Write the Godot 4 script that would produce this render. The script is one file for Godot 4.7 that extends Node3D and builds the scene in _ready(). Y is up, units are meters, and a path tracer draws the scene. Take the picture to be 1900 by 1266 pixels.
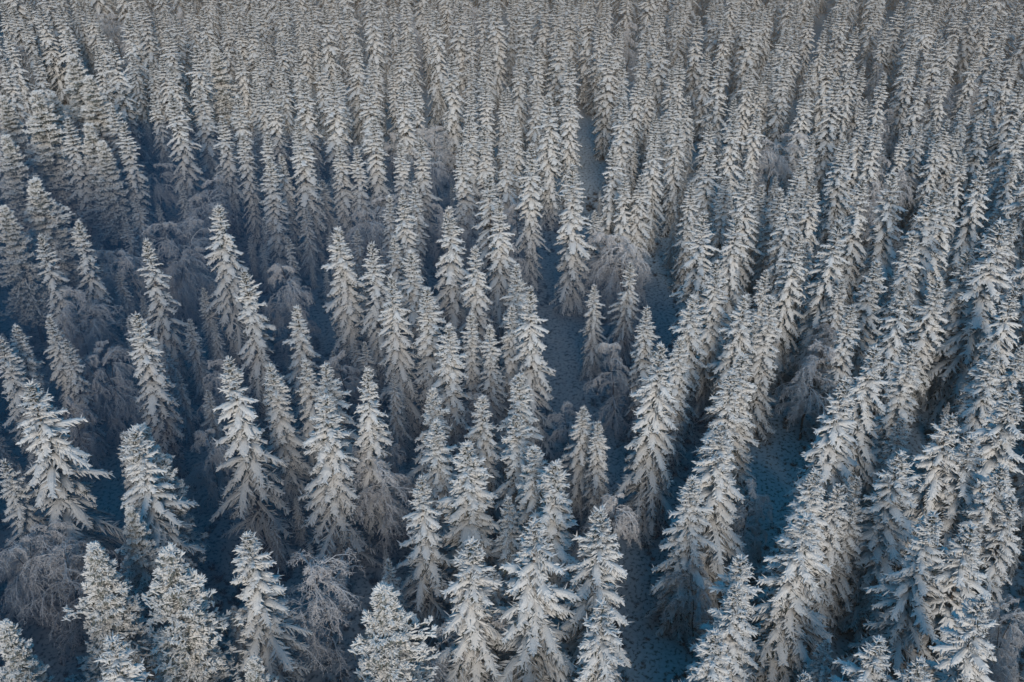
extends Node3D
# A spruce forest under fresh snow and hoar frost, seen from the air.  y is up, units are metres, the camera hangs 56 m above the origin and looks towards -z.

const CAMERA_HEIGHT := 56.0
const GROUND_REACH := 700.0

var rng := RandomNumberGenerator.new()
var hills := FastNoiseLite.new()
var taken := {}
var spots: Array[Vector3] = []          # x, z, crown radius of each tree that stands
var snow_material: StandardMaterial3D
var needle_material: StandardMaterial3D
var bark_material: StandardMaterial3D
var rime_material: StandardMaterial3D
var pine_rime_material: StandardMaterial3D
var pine_needle_material: StandardMaterial3D
var spruce_kinds: Array[Node3D] = []
var pine_kinds: Array[Node3D] = []
var birch_kinds: Array[Node3D] = []
# stretches of open snow between the trees: from, to (x, z) and half width
var glades := []


class Shape:
	var v := PackedVector3Array()

	func tri(a: Vector3, b: Vector3, c: Vector3) -> void:
		v.push_back(a)
		v.push_back(b)
		v.push_back(c)

	func quad(a: Vector3, b: Vector3, c: Vector3, d: Vector3) -> void:
		v.push_back(a)
		v.push_back(b)
		v.push_back(c)
		v.push_back(a)
		v.push_back(c)
		v.push_back(d)

	func mesh(m: Material) -> ArrayMesh:
		var arrays := []
		arrays.resize(Mesh.ARRAY_MAX)
		arrays[Mesh.ARRAY_VERTEX] = v
		var made := ArrayMesh.new()
		made.add_surface_from_arrays(Mesh.PRIMITIVE_TRIANGLES, arrays)
		made.surface_set_material(0, m)
		return made


func _ready() -> void:
	rng.seed = 20240117
	hills.seed = 5
	hills.frequency = 0.012
	hills.fractal_octaves = 3

	var camera := Camera3D.new()
	camera.name = "camera"
	camera.position = Vector3(0, CAMERA_HEIGHT, 0)
	camera.rotation_degrees = Vector3(-32.5, 0, 0)
	camera.fov = 37.22
	camera.far = 3000.0
	add_child(camera)

	var air := ProceduralSkyMaterial.new()
	air.sky_top_color = Color(0.03, 0.47, 0.66)
	air.sky_horizon_color = Color(0.60, 0.66, 0.71)
	air.sky_curve = 0.15
	air.ground_bottom_color = Color(0.55, 0.58, 0.62)
	air.ground_horizon_color = Color(0.68, 0.67, 0.66)
	var sky := Sky.new()
	sky.sky_material = air
	var environment := Environment.new()
	environment.background_mode = Environment.BG_SKY
	environment.sky = sky
	environment.background_energy_multiplier = 0.85
	environment.tonemap_mode = Environment.TONE_MAPPER_LINEAR
	environment.tonemap_exposure = 1.22
	environment.fog_enabled = true
	environment.fog_density = 0.0003
	environment.fog_light_color = Color(0.96, 0.90, 0.84)
	environment.volumetric_fog_enabled = true
	environment.volumetric_fog_density = 0.0
	environment.sdfgi_enabled = true
	environment.ssao_enabled = true
	environment.ssil_enabled = true
	var around := WorldEnvironment.new()
	around.name = "world_environment"
	around.environment = environment
	add_child(around)

	# a veiled winter sun, high behind the camera's right shoulder
	var sun := DirectionalLight3D.new()
	sun.name = "sun"
	sun.light_color = Color(1.0, 0.95, 0.89)
	sun.light_energy = 0.68
	sun.light_angular_distance = 22.0
	sun.shadow_enabled = true
	sun.rotation_degrees = Vector3(-26.0, 6.0, 0)
	add_child(sun)

	make_materials()
	make_glades()
	make_ground()
	make_kinds()
	plant_listed_trees()
	make_forest_mass()
	make_haze()
	make_undergrowth()


# ---------------------------------------------------------------- materials

func noise_texture(the_seed: int, frequency: float, octaves: int, ramp: Array, type := FastNoiseLite.TYPE_SIMPLEX_SMOOTH, size := 512) -> NoiseTexture2D:
	var n := FastNoiseLite.new()
	n.noise_type = type
	n.seed = the_seed
	n.frequency = frequency
	n.fractal_octaves = octaves
	var g := Gradient.new()
	var at := PackedFloat32Array()
	var colors := PackedColorArray()
	for r in ramp:
		at.push_back(r[0])
		colors.push_back(r[1].linear_to_srgb())
	g.offsets = at
	g.colors = colors
	var t := NoiseTexture2D.new()
	t.width = size
	t.height = size
	t.seamless = true
	t.noise = n
	t.color_ramp = g
	return t


func rough(texture: Texture2D, metres: float) -> StandardMaterial3D:
	var m := StandardMaterial3D.new()
	m.albedo_texture = texture
	m.uv1_triplanar = true
	m.uv1_world_triplanar = true
	m.uv1_scale = Vector3.ONE / metres
	m.roughness = 0.92
	m.metallic_specular = 0.2
	return m


func make_materials() -> void:
	# snow on boughs, with the needle tips that poke through it
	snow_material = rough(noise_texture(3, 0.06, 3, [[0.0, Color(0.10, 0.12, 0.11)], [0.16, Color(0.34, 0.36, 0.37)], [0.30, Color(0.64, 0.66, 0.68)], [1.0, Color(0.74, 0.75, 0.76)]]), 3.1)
	needle_material = rough(noise_texture(7, 0.06, 3, [[0.0, Color(0.012, 0.018, 0.015)], [0.5, Color(0.035, 0.046, 0.040)], [0.74, Color(0.14, 0.16, 0.16)], [1.0, Color(0.40, 0.42, 0.43)]]), 2.3)
	bark_material = rough(noise_texture(11, 0.03, 4, [[0.0, Color(0.03, 0.024, 0.02)], [0.6, Color(0.09, 0.075, 0.065)], [0.8, Color(0.30, 0.30, 0.30)], [1.0, Color(0.5, 0.5, 0.5)]]), 2.0)
	rime_material = rough(noise_texture(13, 0.05, 3, [[0.0, Color(0.20, 0.19, 0.19)], [0.28, Color(0.48, 0.48, 0.50)], [0.5, Color(0.66, 0.67, 0.70)], [1.0, Color(0.74, 0.75, 0.78)]]), 2.7)
	pine_needle_material = rough(noise_texture(19, 0.06, 3, [[0.0, Color(0.03, 0.04, 0.035)], [0.5, Color(0.10, 0.12, 0.11)], [0.75, Color(0.34, 0.36, 0.36)], [1.0, Color(0.5, 0.52, 0.53)]]), 2.3)
	pine_rime_material = rough(noise_texture(17, 0.045, 3, [[0.0, Color(0.22, 0.24, 0.23)], [0.28, Color(0.55, 0.57, 0.57)], [0.45, Color(0.72, 0.73, 0.74)], [1.0, Color(0.80, 0.80, 0.80)]]), 2.9)


# ---------------------------------------------------------------- ground

func make_glades() -> void:
	glades.push_back([Vector2(5.0, -104.7), Vector2(6.5, -95.9), 2.2])
	glades.push_back([Vector2(6.5, -95.9), Vector2(4.8, -77.8), 2.0])
	glades.push_back([Vector2(9.6, -129.8), Vector2(5.7, -104.7), 1.2])
	glades.push_back([Vector2(12.5, -160.4), Vector2(10.8, -129.8), 2.0])
	glades.push_back([Vector2(5.6, -77.8), Vector2(9.1, -65.4), 1.3])
	glades.push_back([Vector2(9.1, -65.4), Vector2(8.9, -54.3), 1.2])
	glades.push_back([Vector2(8.9, -54.3), Vector2(9.6, -45.0), 1.6])
	glades.push_back([Vector2(16.1, -99.5), Vector2(16.3, -89.3), 1.6])
	glades.push_back([Vector2(23.0, -73.6), Vector2(21.9, -62.0), 1.7])
	glades.push_back([Vector2(-36.2, -70.4), Vector2(-31.6, -60.1), 1.3])
	glades.push_back([Vector2(-23.0, -56.6), Vector2(-22.2, -57.7), 1.2])
	glades.push_back([Vector2(-16.9, -52.2), Vector2(-14.2, -45.4), 1.4])
	glades.push_back([Vector2(-20.7, -92.5), Vector2(-18.7, -87.2), 1.0])
	glades.push_back([Vector2(14.7, -69.7), Vector2(16.3, -68.2), 1.0])
	glades.push_back([Vector2(-55.5, -95.9), Vector2(-51.9, -91.4), 1.5])
	glades.push_back([Vector2(-32.1, -51.7), Vector2(-31.5, -45.9), 1.5])


func open_snow(x: float, z: float) -> float:
	# how far (metres) a point lies outside the nearest glade; negative inside
	var best := 1e9
	for g in glades:
		var a: Vector2 = g[0]
		var b: Vector2 = g[1]
		var p := Geometry2D.get_closest_point_to_segment(Vector2(x, z), a, b)
		best = minf(best, p.distance_to(Vector2(x, z)) - float(g[2]))
	return best


func ground_height(x: float, z: float) -> float:
	return hills.get_noise_2d(x, z) * 0.9 + hills.get_noise_2d(x * 9.0, z * 9.0) * 0.14


func make_ground() -> void:
	var st := SurfaceTool.new()
	st.begin(Mesh.PRIMITIVE_TRIANGLES)
	st.set_smooth_group(0)
	var lines_x: Array[float] = []
	var lines_z: Array[float] = []
	var x := -GROUND_REACH
	while x <= GROUND_REACH:
		lines_x.push_back(x)
		x += 0.7 if absf(x) < 60.0 else (2.0 if absf(x) < 150.0 else 20.0)
	var z := 120.0
	while z >= -GROUND_REACH:
		lines_z.push_back(z)
		z -= 0.7 if z < -12.0 and z > -150.0 else (2.0 if z < 12.0 and z > -290.0 else 20.0)
	var wide := lines_x.size()
	var small := FastNoiseLite.new()
	small.seed = 9
	small.frequency = 0.5
	small.fractal_octaves = 3
	for k in lines_z.size():
		for i in wide:
			var p := Vector3(lines_x[i], 0, lines_z[k])
			p.y = ground_height(p.x, p.z) + small.get_noise_2d(p.x, p.z) * 0.10
			st.add_vertex(p)
	for k in lines_z.size() - 1:
		for i in wide - 1:
			var a := k * wide + i
			for n in [a, a + wide, a + 1, a + 1, a + wide, a + wide + 1]:
				st.add_index(n)
	st.generate_normals()
	var ground := MeshInstance3D.new()
	ground.name = "ground"
	ground.mesh = st.commit()
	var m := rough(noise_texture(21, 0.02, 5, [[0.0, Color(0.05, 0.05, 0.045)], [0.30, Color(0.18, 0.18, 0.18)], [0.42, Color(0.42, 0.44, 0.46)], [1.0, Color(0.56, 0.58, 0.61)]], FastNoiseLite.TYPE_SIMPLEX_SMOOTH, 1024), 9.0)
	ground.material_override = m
	ground.set_meta("kind", "structure")
	ground.set_meta("label", "snow covered forest floor with dark specks of heather")
	add_child(ground, true)


# ---------------------------------------------------------------- spruce

func wobble(amount: float) -> float:
	return 1.0 + rng.randf_range(-amount, amount)


# One twig: a wedge with a snowy back and a dark, needled belly.
func twig(snow: Shape, needle: Shape, root: Vector3, tip: Vector3, half: float, thick: float) -> void:
	var along := tip - root
	var side := along.cross(Vector3.UP)
	if side.length_squared() < 1e-6:
		side = Vector3.RIGHT
	side = side.normalized()
	var mid := root + along * rng.randf_range(0.5, 0.72) + Vector3(0, along.length() * 0.05, 0)
	var w0 := half * 0.6
	var w1 := half * wobble(0.25)
	var up0 := Vector3(0, thick * 0.7, 0)
	var up1 := Vector3(0, thick * wobble(0.3), 0)
	var down := Vector3(0, -thick * 0.9, 0)
	var l0 := root - side * w0
	var r0 := root + side * w0
	var l1 := mid - side * w1
	var r1 := mid + side * w1
	var end := tip + Vector3(0, thick * 0.25, 0)
	snow.quad(l0, root + up0, mid + up1, l1)
	snow.quad(root + up0, r0, r1, mid + up1)
	snow.tri(l1, mid + up1, end)
	snow.tri(mid + up1, r1, end)
	var low := mid + down * wobble(0.5)
	needle.quad(l0, l1, low, root + down * 0.6)
	needle.quad(r0, root + down * 0.6, low, r1)
	needle.tri(l1, tip + along * 0.08 + down * 0.3, low)
	needle.tri(r1, low, tip + along * 0.08 + down * 0.3)


# One bough: a drooping spine that carries a lumpy cushion of snow, side twigs, and needles hanging from its edges.
func bough(snow: Shape, needle: Shape, root: Vector3, azimuth: float, pitch: float, reach: float, sag: float, width: float, load_: float, bare: float) -> void:
	var out := Vector3(cos(azimuth), 0, sin(azimuth))
	var side := Vector3(-out.z, 0, out.x)
	var n := 6
	var pts: Array[Vector3] = []
	var at := root
	var bend := rng.randf_range(-0.22, 0.22)
	for i in n + 1:
		pts.push_back(at)
		var s := float(i) / n
		var angle := pitch - sag * s * 1.5 + sag * 0.9 * s * s * s
		var step := out * cos(angle) + side * bend * s + Vector3(0, sin(angle), 0)
		at += step.normalized() * reach / n
	# the cushion of snow
	var ring_before := []
	for i in n + 1:
		var s := float(i) / n
		var w := width * (0.6 + 0.8 * s - 0.95 * s * s * s) * wobble(0.32)
		var h := w * 0.62 * load_ * wobble(0.2)
		if i == n:
			w *= 0.7
			h *= 0.6
		var c := pts[i]
		var ring := [c - side * w + Vector3(0, -0.02, 0), c - side * w * 0.55 + Vector3(0, h * 0.8, 0), c + Vector3(0, h, 0) + out * rng.randf_range(-0.04, 0.04), c + side * w * 0.55 + Vector3(0, h * 0.8, 0), c + side * w + Vector3(0, -0.02, 0)]
		if i > 0:
			for k in 4:
				snow.quad(ring_before[k], ring_before[k + 1], ring[k + 1], ring[k])
			# the belly
			var drop := Vector3(0, (-0.10 - 0.07 * rng.randf()) * bare, 0)
			needle.quad(ring_before[0], ring[0], pts[i] + drop, pts[i - 1] + drop)
			needle.quad(ring_before[4], pts[i - 1] + drop, pts[i] + drop, ring[4])
		ring_before = ring
	snow.tri(ring_before[0], ring_before[2], pts[n] + out * width * 0.6)
	snow.tri(ring_before[2], ring_before[4], pts[n] + out * width * 0.6)
	# side twigs
	var count := int(clampf(reach * 11.0, 5, 24))
	for k in count:
		var s := 0.12 + 0.86 * (k + rng.randf() * 0.7) / count
		var f := s * n
		var i := mini(int(f), n - 1)
		var p := pts[i].lerp(pts[i + 1], f - i)
		var which := 1.0 if k % 2 == 0 else -1.0
		var length := (0.20 + reach * 0.25 * (1.0 - 0.78 * s)) * wobble(0.4)
		var forward := (pts[i + 1] - pts[i]).normalized()
		var angle := rng.randf_range(0.45, 1.15)
		var towards := forward * cos(angle) + side * which * sin(angle) + Vector3(0, rng.randf_range(-0.45, -0.08), 0)
		twig(snow, needle, p, p + towards.normalized() * length, width * 0.30 * wobble(0.4), width * 0.38 * load_ * wobble(0.25))
	# hoar on the needle ends, finer than the twigs
	for k in int(reach * 3.5) + 3:
		var s := rng.randf()
		var i := mini(int(s * n), n - 1)
		var p := pts[i].lerp(pts[i + 1], s * n - i)
		var d := (side * rng.randf_range(-1, 1) + out * rng.randf_range(-0.1, 0.9) + Vector3(0, rng.randf_range(-0.7, 0.7), 0)).normalized()
		var q := p + d * (width * 1.3 + rng.randf_range(0.08, 0.26))
		p += d * width * 0.5
		var b := d.cross(Vector3(rng.randf_range(-1, 1), 1, rng.randf_range(-1, 1))).normalized() * 0.035
		(snow if d.y > -0.25 else needle).tri(p - b, p + b, q)
	# needle sprays that hang from the edges
	for k in int((reach * 5.0 + 2.0) * bare):
		var s := rng.randf()
		var i := mini(int(s * n), n - 1)
		var p := pts[i].lerp(pts[i + 1], s * n - i) + side * rng.randf_range(-1, 1) * width * (1.4 - 0.6 * s)
		var q := p + out * rng.randf_range(0.02, 0.2) + side * rng.randf_range(-0.12, 0.12) + Vector3(0, -rng.randf_range(0.15, 0.38), 0)
		needle.tri(p - side * 0.05, p + side * 0.05 + out * 0.04, q)
		needle.tri(p - out * 0.06, p + out * 0.06, q)


func trunk_shape(height: float, base: float, top: float, crooked: float, sides := 6, steps := 7) -> Shape:
	var s := Shape.new()
	var before: Array[Vector3] = []
	var off := Vector3.ZERO
	for i in steps + 1:
		var t := float(i) / steps
		var r := lerpf(base, top, pow(t, 0.85)) * (1.35 if i == 0 else 1.0)
		var ring: Array[Vector3] = []
		for k in sides:
			var a := TAU * k / sides
			ring.push_back(off + Vector3(cos(a) * r * wobble(0.06), t * height - (0.5 if i == 0 else 0.0), sin(a) * r))
		if i > 0:
			for k in sides:
				s.quad(before[k], before[(k + 1) % sides], ring[(k + 1) % sides], ring[k])
		before = ring
		off += Vector3(rng.randf_range(-1, 1), 0, rng.randf_range(-1, 1)) * crooked
	return s


func part(called: String, s: Shape, m: Material, parent: Node3D) -> MeshInstance3D:
	var o := MeshInstance3D.new()
	o.name = called
	o.mesh = s.mesh(m)
	parent.add_child(o, true)
	return o


# A kind of spruce, 16 m tall with a crown of the given radius; full: how far up the crown keeps its width.
func make_spruce(radius: float, full: float, sag: float, load_: float, gaps: float) -> Node3D:
	var height := 16.0
	var snow := Shape.new()
	var needle := Shape.new()
	var root := Node3D.new()
	root.name = "spruce"
	var lean := rng.randf() * TAU
	var uneven := FastNoiseLite.new()
	uneven.seed = rng.randi() % 1000
	uneven.frequency = 0.25
	var y := height - 0.35
	var turn := rng.randf() * TAU
	var k := 0
	while y > 1.0:
		var t := 1.0 - y / height                       # 0 at the tip
		var shape := pow(t, full) * (1.0 if t < 0.86 else 1.0 - (t - 0.86) * 3.0)
		var ring := radius * shape + 0.08
		var many := 4 if t < 0.08 else (5 if t < 0.2 else 6)
		var lumpy := wobble(0.16)
		for i in many:
			turn += TAU / many + rng.randf_range(-0.32, 0.32)
			if t > 0.15 and rng.randf() < gaps:
				continue
			var reach := ring * 1.44 * lumpy * rng.randf_range(0.62, 1.18) * (1.0 + 0.12 * cos(turn - lean)) * (1.0 + 0.3 * uneven.get_noise_3d(cos(turn) * 3.0, y * 1.4, sin(turn) * 3.0))
			if t > 0.2 and rng.randf() < 0.05:
				reach *= 1.25
			var pitch := lerpf(1.05, -0.10, clampf(t * 4.0, 0.0, 1.0)) - 0.50 * smoothstep(0.12, 0.75, t) + rng.randf_range(-0.2, 0.2)
			var droop := lerpf(0.05, sag, clampf(t * 3.5, 0.0, 1.0))
			var width := lerpf(0.07, 0.23, clampf(t * 3.0, 0.0, 1.0)) * wobble(0.22) * lerpf(1.0, 0.62, smoothstep(0.45, 0.95, t))
			bough(snow, needle, Vector3(0, y + rng.randf_range(-0.12, 0.12), 0), turn, pitch, reach, droop, width, load_ * lerpf(1.15, 0.7, smoothstep(0.2, 1.0, t)), lerpf(0.35, 1.3, smoothstep(0.06, 0.5, t)))
		y -= lerpf(0.22, 0.68, clampf(t * 3.0, 0.0, 1.0)) * wobble(0.2)
		turn += 0.7
		k += 1
	# the leading shoot
	for i in 5:
		var a := TAU * i / 5.0
		var d := Vector3(cos(a), 0, sin(a))
		twig(snow, needle, Vector3(0, height - 0.45 + i * 0.05, 0), Vector3(0, height - 0.3 + i * 0.06, 0) + d * 0.2, 0.05, 0.05)
	snow.quad(Vector3(-0.05, height - 0.6, 0), Vector3(0.05, height - 0.6, 0), Vector3(0.02, height + 0.12, 0), Vector3(-0.02, height + 0.12, 0))
	snow.quad(Vector3(0, height - 0.6, -0.05), Vector3(0, height - 0.6, 0.05), Vector3(0, height + 0.12, 0.02), Vector3(0, height + 0.12, -0.02))
	part("trunk", trunk_shape(height - 0.3, 0.17, 0.03, 0.0), bark_material, root)
	var crown := part("crown", needle, needle_material, root)
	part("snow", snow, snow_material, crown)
	return root


# ---------------------------------------------------------------- pine

# A frosted end of a pine shoot: a stubby four-sided finger.
func finger(s: Shape, root: Vector3, towards: Vector3, length: float, r: float) -> void:
	var a := towards.cross(Vector3.UP if absf(towards.y) < 0.9 else Vector3.RIGHT).normalized()
	var b := towards.cross(a)
	var mid := root + towards * length * 0.7
	var end := root + towards * length
	var c0 := [root + a * r * 0.6, root + b * r * 0.6, root - a * r * 0.6, root - b * r * 0.6]
	var c1 := [mid + a * r, mid + b * r, mid - a * r, mid - b * r]
	for k in 4:
		s.quad(c0[k], c0[(k + 1) % 4], c1[(k + 1) % 4], c1[k])
		s.tri(c1[k], c1[(k + 1) % 4], end)


func make_pine(radius: float, blunt: float, shaggy: float) -> Node3D:
	var height := 14.0
	var snow := Shape.new()
	var needle := Shape.new()
	var root := Node3D.new()
	root.name = "pine"
	var y := height - 0.3
	var turn := rng.randf() * TAU
	while y > 2.6:
		var t := 1.0 - y / height
		var ring := radius * pow(t, blunt) * (1.0 if t < 0.6 else 1.0 - (t - 0.6) * 1.1) * wobble(0.2) + 0.12
		var many := 4 if t < 0.06 else 6
		for i in many:
			turn += TAU / many + rng.randf_range(-0.4, 0.4)
			if t > 0.2 and rng.randf() < 0.08:
				continue
			var reach := ring * rng.randf_range(0.6, 1.2) * (1.45 if t > 0.12 and rng.randf() < 0.10 else 1.0)
			var pitch := lerpf(0.95, 0.0, clampf(t * 2.2, 0.0, 1.0)) - 0.35 * smoothstep(0.3, 0.9, t) + rng.randf_range(-0.2, 0.2)
			var out := Vector3(cos(turn), 0, sin(turn))
			var side := Vector3(-out.z, 0, out.x)
			var at := Vector3(0, y, 0)
			var n := 4 if reach > 0.8 else 3
			for j in n:
				var s := float(j + 1) / n
				var angle := pitch - shaggy * s + shaggy * 0.7 * s * s
				var to := at + (out * cos(angle) + Vector3(0, sin(angle), 0) + side * rng.randf_range(-0.25, 0.25)).normalized() * reach / n
				twig(snow, needle, at, to, 0.07, 0.05)
				# tufts of shoots
				for q in (4 if reach > 0.5 else 2) + (1 if j == n - 1 else 0):
					var spread := side * rng.randf_range(-1, 1) * reach * 0.30 + out * rng.randf_range(-0.2, 0.1)
					var hub := to + spread * (0.3 + 0.7 * s)
					var heading := (out * rng.randf_range(0.3, 1.0) + side * rng.randf_range(-0.6, 0.6) + Vector3(0, rng.randf_range(0.0, 0.6) - 0.5 * shaggy * t, 0)).normalized()
					finger(snow, hub - heading * 0.2, heading, rng.randf_range(0.36, 0.55), rng.randf_range(0.04, 0.06))
					for f in 8:
						var d := (heading + Vector3(rng.randf_range(-1, 1), rng.randf_range(-0.4, 0.7), rng.randf_range(-1, 1)) * 0.8).normalized()
						finger(snow, hub, d, rng.randf_range(0.16, 0.32), rng.randf_range(0.024, 0.042))
					for f in 3:
						var d := Vector3(rng.randf_range(-1, 1), rng.randf_range(-1.0, 0.0), rng.randf_range(-1, 1)).normalized()
						needle.tri(hub + side * 0.07, hub - side * 0.07, hub + d * 0.36)
				at = to
		y -= lerpf(0.2, 0.42, clampf(t * 3.0, 0.0, 1.0)) * wobble(0.2)
	for i in 7:
		finger(snow, Vector3(0, height - 0.4, 0), Vector3(rng.randf_range(-0.5, 0.5), 1, rng.randf_range(-0.5, 0.5)).normalized(), 0.45, 0.05)
	part("trunk", trunk_shape(height - 0.4, 0.19, 0.03, 0.03), bark_material, root)
	var crown := part("crown", needle, pine_needle_material, root)
	part("snow", snow, pine_rime_material, crown)
	return root


# ---------------------------------------------------------------- birch

func rod(s: Shape, a: Vector3, b: Vector3, ra: float, rb: float) -> void:
	var d := (b - a).normalized()
	var u := d.cross(Vector3.UP if absf(d.y) < 0.95 else Vector3.RIGHT).normalized()
	var w := d.cross(u)
	var ring := [u, u * -0.5 + w * 0.87, u * -0.5 - w * 0.87]
	for k in 3:
		var p: Vector3 = ring[k]
		var q: Vector3 = ring[(k + 1) % 3]
		s.quad(a + p * ra, a + q * ra, b + q * rb, b + p * rb)


# A thin branch that arches over and hangs, with frost feathers along it.
func spray(rime: Shape, from: Vector3, towards: Vector3, length: float, hang: float, r: float, depth: int) -> void:
	var at := from
	var d := towards
	var n := 4
	for i in n:
		d = (d + Vector3(rng.randf_range(-0.28, 0.28), rng.randf_range(-0.15, 0.2) - hang * (i + 1) * 0.22, rng.randf_range(-0.28, 0.28))).normalized()
		var to := at + d * length / n
		rod(rime, at, to, r * (1.0 - 0.16 * i), r * (1.0 - 0.16 * (i + 1)))
		for f in (0 if depth == 2 else 2):
			var p := at.lerp(to, rng.randf())
			var e := p + (d * 0.6 + Vector3(rng.randf_range(-1, 1), rng.randf_range(-0.9, 0.6), rng.randf_range(-1, 1))).normalized() * rng.randf_range(0.08, 0.24)
			var wide := (e - p).cross(Vector3(rng.randf_range(-1, 1), rng.randf_range(-1, 1), 1)).normalized() * 0.016
			rime.quad(p - wide, p + wide, e + wide * 0.6, e - wide * 0.6)
		if depth > 0:
			for c in (2 if depth > 1 else rng.randi_range(1, 2)):
				var b := (d + Vector3(rng.randf_range(-1, 1), rng.randf_range(-0.6, 0.6), rng.randf_range(-1, 1)) * 0.95).normalized()
				spray(rime, at.lerp(to, rng.randf()), b, length * rng.randf_range(0.4, 0.62), hang * 1.25, r * 0.56, depth - 1)
		at = to


func make_birch(radius: float, hang: float, stems: int) -> Node3D:
	var height := 11.0
	var bark := Shape.new()
	var rime := Shape.new()
	var root := Node3D.new()
	root.name = "birch"
	for stem in stems:
		var lean := Vector3(rng.randf_range(-1, 1), 0, rng.randf_range(-1, 1)) * (0.10 if stems == 1 else 0.28)
		var at := Vector3.ZERO if stems == 1 else Vector3(rng.randf_range(-0.3, 0.3), 0, rng.randf_range(-0.3, 0.3))
		var tall := height * rng.randf_range(0.9, 1.0)
		var n := 9
		var before := at + Vector3(0, -0.4, 0)
		for i in n:
			var t := float(i + 1) / n
			var p := at + Vector3(lean.x * t * tall * t, t * tall, lean.z * t * tall * t) + Vector3(rng.randf_range(-0.1, 0.1), 0, rng.randf_range(-0.1, 0.1))
			rod(bark, before, p, lerpf(0.10, 0.02, t - 0.1), lerpf(0.10, 0.015, t))
			if t > 0.2:
				for c in (3 if stems == 1 else 2):
					var a := rng.randf() * TAU
					var up := rng.randf_range(0.35, 1.0)
					var d := Vector3(cos(a), up, sin(a)).normalized()
					var long := radius * (1.25 - 0.75 * absf(t - 0.5)) * rng.randf_range(0.7, 1.15) * (0.55 if t > 0.9 else 1.0)
					spray(rime, before.lerp(p, rng.randf()), d, long * 1.1, hang, 0.045, 2)
			before = p
	part("trunk", bark, bark_material, root)
	part("crown", rime, rime_material, root)
	return root


func make_kinds() -> void:
	# slender, middling, broad
	for k in 5:
		spruce_kinds.push_back(make_spruce(1.55, 0.72, rng.randf_range(0.35, 0.6), rng.randf_range(0.9, 1.1), 0.06))
	for k in 6:
		spruce_kinds.push_back(make_spruce(2.1, 0.78, rng.randf_range(0.35, 0.65), rng.randf_range(0.85, 1.1), 0.04 + 0.03 * k))
	for k in 5:
		spruce_kinds.push_back(make_spruce(2.9, 0.86, rng.randf_range(0.3, 0.6), rng.randf_range(0.8, 1.05), 0.12))
	pine_kinds = [make_pine(2.8, 1.0, 0.5), make_pine(3.2, 0.9, 0.8), make_pine(3.0, 1.1, 0.6), make_pine(3.4, 0.95, 0.9)]
	birch_kinds = [make_birch(2.2, 0.55, 1), make_birch(2.0, 0.8, 1), make_birch(2.3, 0.6, 2), make_birch(1.8, 0.9, 1), make_birch(2.1, 0.7, 3)]


# ---------------------------------------------------------------- planting

func numbered(called: String) -> String:
	var n: int = taken.get(called, 0)
	taken[called] = n + 1
	return called if n == 0 else "%s_%03d" % [called, n]


func plant(kind: Node3D, own_height: float, own_radius: float, called: String, category: String, group: String, label: String, x: float, z: float, height: float, radius: float) -> void:
	var t: Node3D = kind.duplicate()
	t.name = numbered(called)
	var across := radius / own_radius
	t.position = Vector3(x, ground_height(x, z), z)
	t.rotation = Vector3(rng.randf_range(-0.025, 0.025), rng.randf() * TAU, rng.randf_range(-0.025, 0.025))
	t.scale = Vector3(across, height / own_height, across)
	t.set_meta("label", label)
	t.set_meta("category", category)
	t.set_meta("group", group)
	add_child(t, true)
	spots.push_back(Vector3(x, z, radius))


func spruce_kind(height: float, radius: float) -> int:
	var ratio := radius / height
	if ratio < 0.14:
		return rng.randi_range(0, 4)
	if ratio < 0.20:
		return rng.randi_range(5, 10)
	return rng.randi_range(11, 15)


const SPRUCE_RADIUS := [1.55, 1.55, 1.55, 1.55, 1.55, 2.1, 2.1, 2.1, 2.1, 2.1, 2.1, 2.9, 2.9, 2.9, 2.9, 2.9]


func spruce(label: String, x: float, z: float, height: float, radius: float) -> void:
	var k := spruce_kind(height, radius)
	plant(spruce_kinds[k], 16.0, SPRUCE_RADIUS[k], "spruce_tree", "spruce", "snow laden spruces of the forest", label, x, z, height, radius)


func pine(label: String, x: float, z: float, height: float, radius: float) -> void:
	var k := rng.randi_range(0, 3)
	plant(pine_kinds[k], 14.0, [2.3, 2.8, 2.5, 3.1][k], "pine_tree", "pine", "frosted pines among the spruces", label, x, z, height, radius)


func birch(label: String, x: float, z: float, height: float, radius: float) -> void:
	var k := rng.randi_range(0, 4)
	plant(birch_kinds[k], 11.0, 2.3, "birch_tree", "birch", "frosted birches among the spruces", label, x, z, height, radius)


func rest_spruce(x: float, z: float, height: float, radius: float) -> void:
	var k := spruce_kind(height, radius)
	var across := radius / float(SPRUCE_RADIUS[k])
	masses[k].push_back(Transform3D(Basis(Vector3.UP, rng.randf() * TAU).scaled_local(Vector3(across, height / 16.0, across)), Vector3(x, ground_height(x, z), z)))
	spots.push_back(Vector3(x, z, radius))


var masses := [[], [], [], [], [], [], [], [], [], [], [], [], [], [], [], []]


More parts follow.
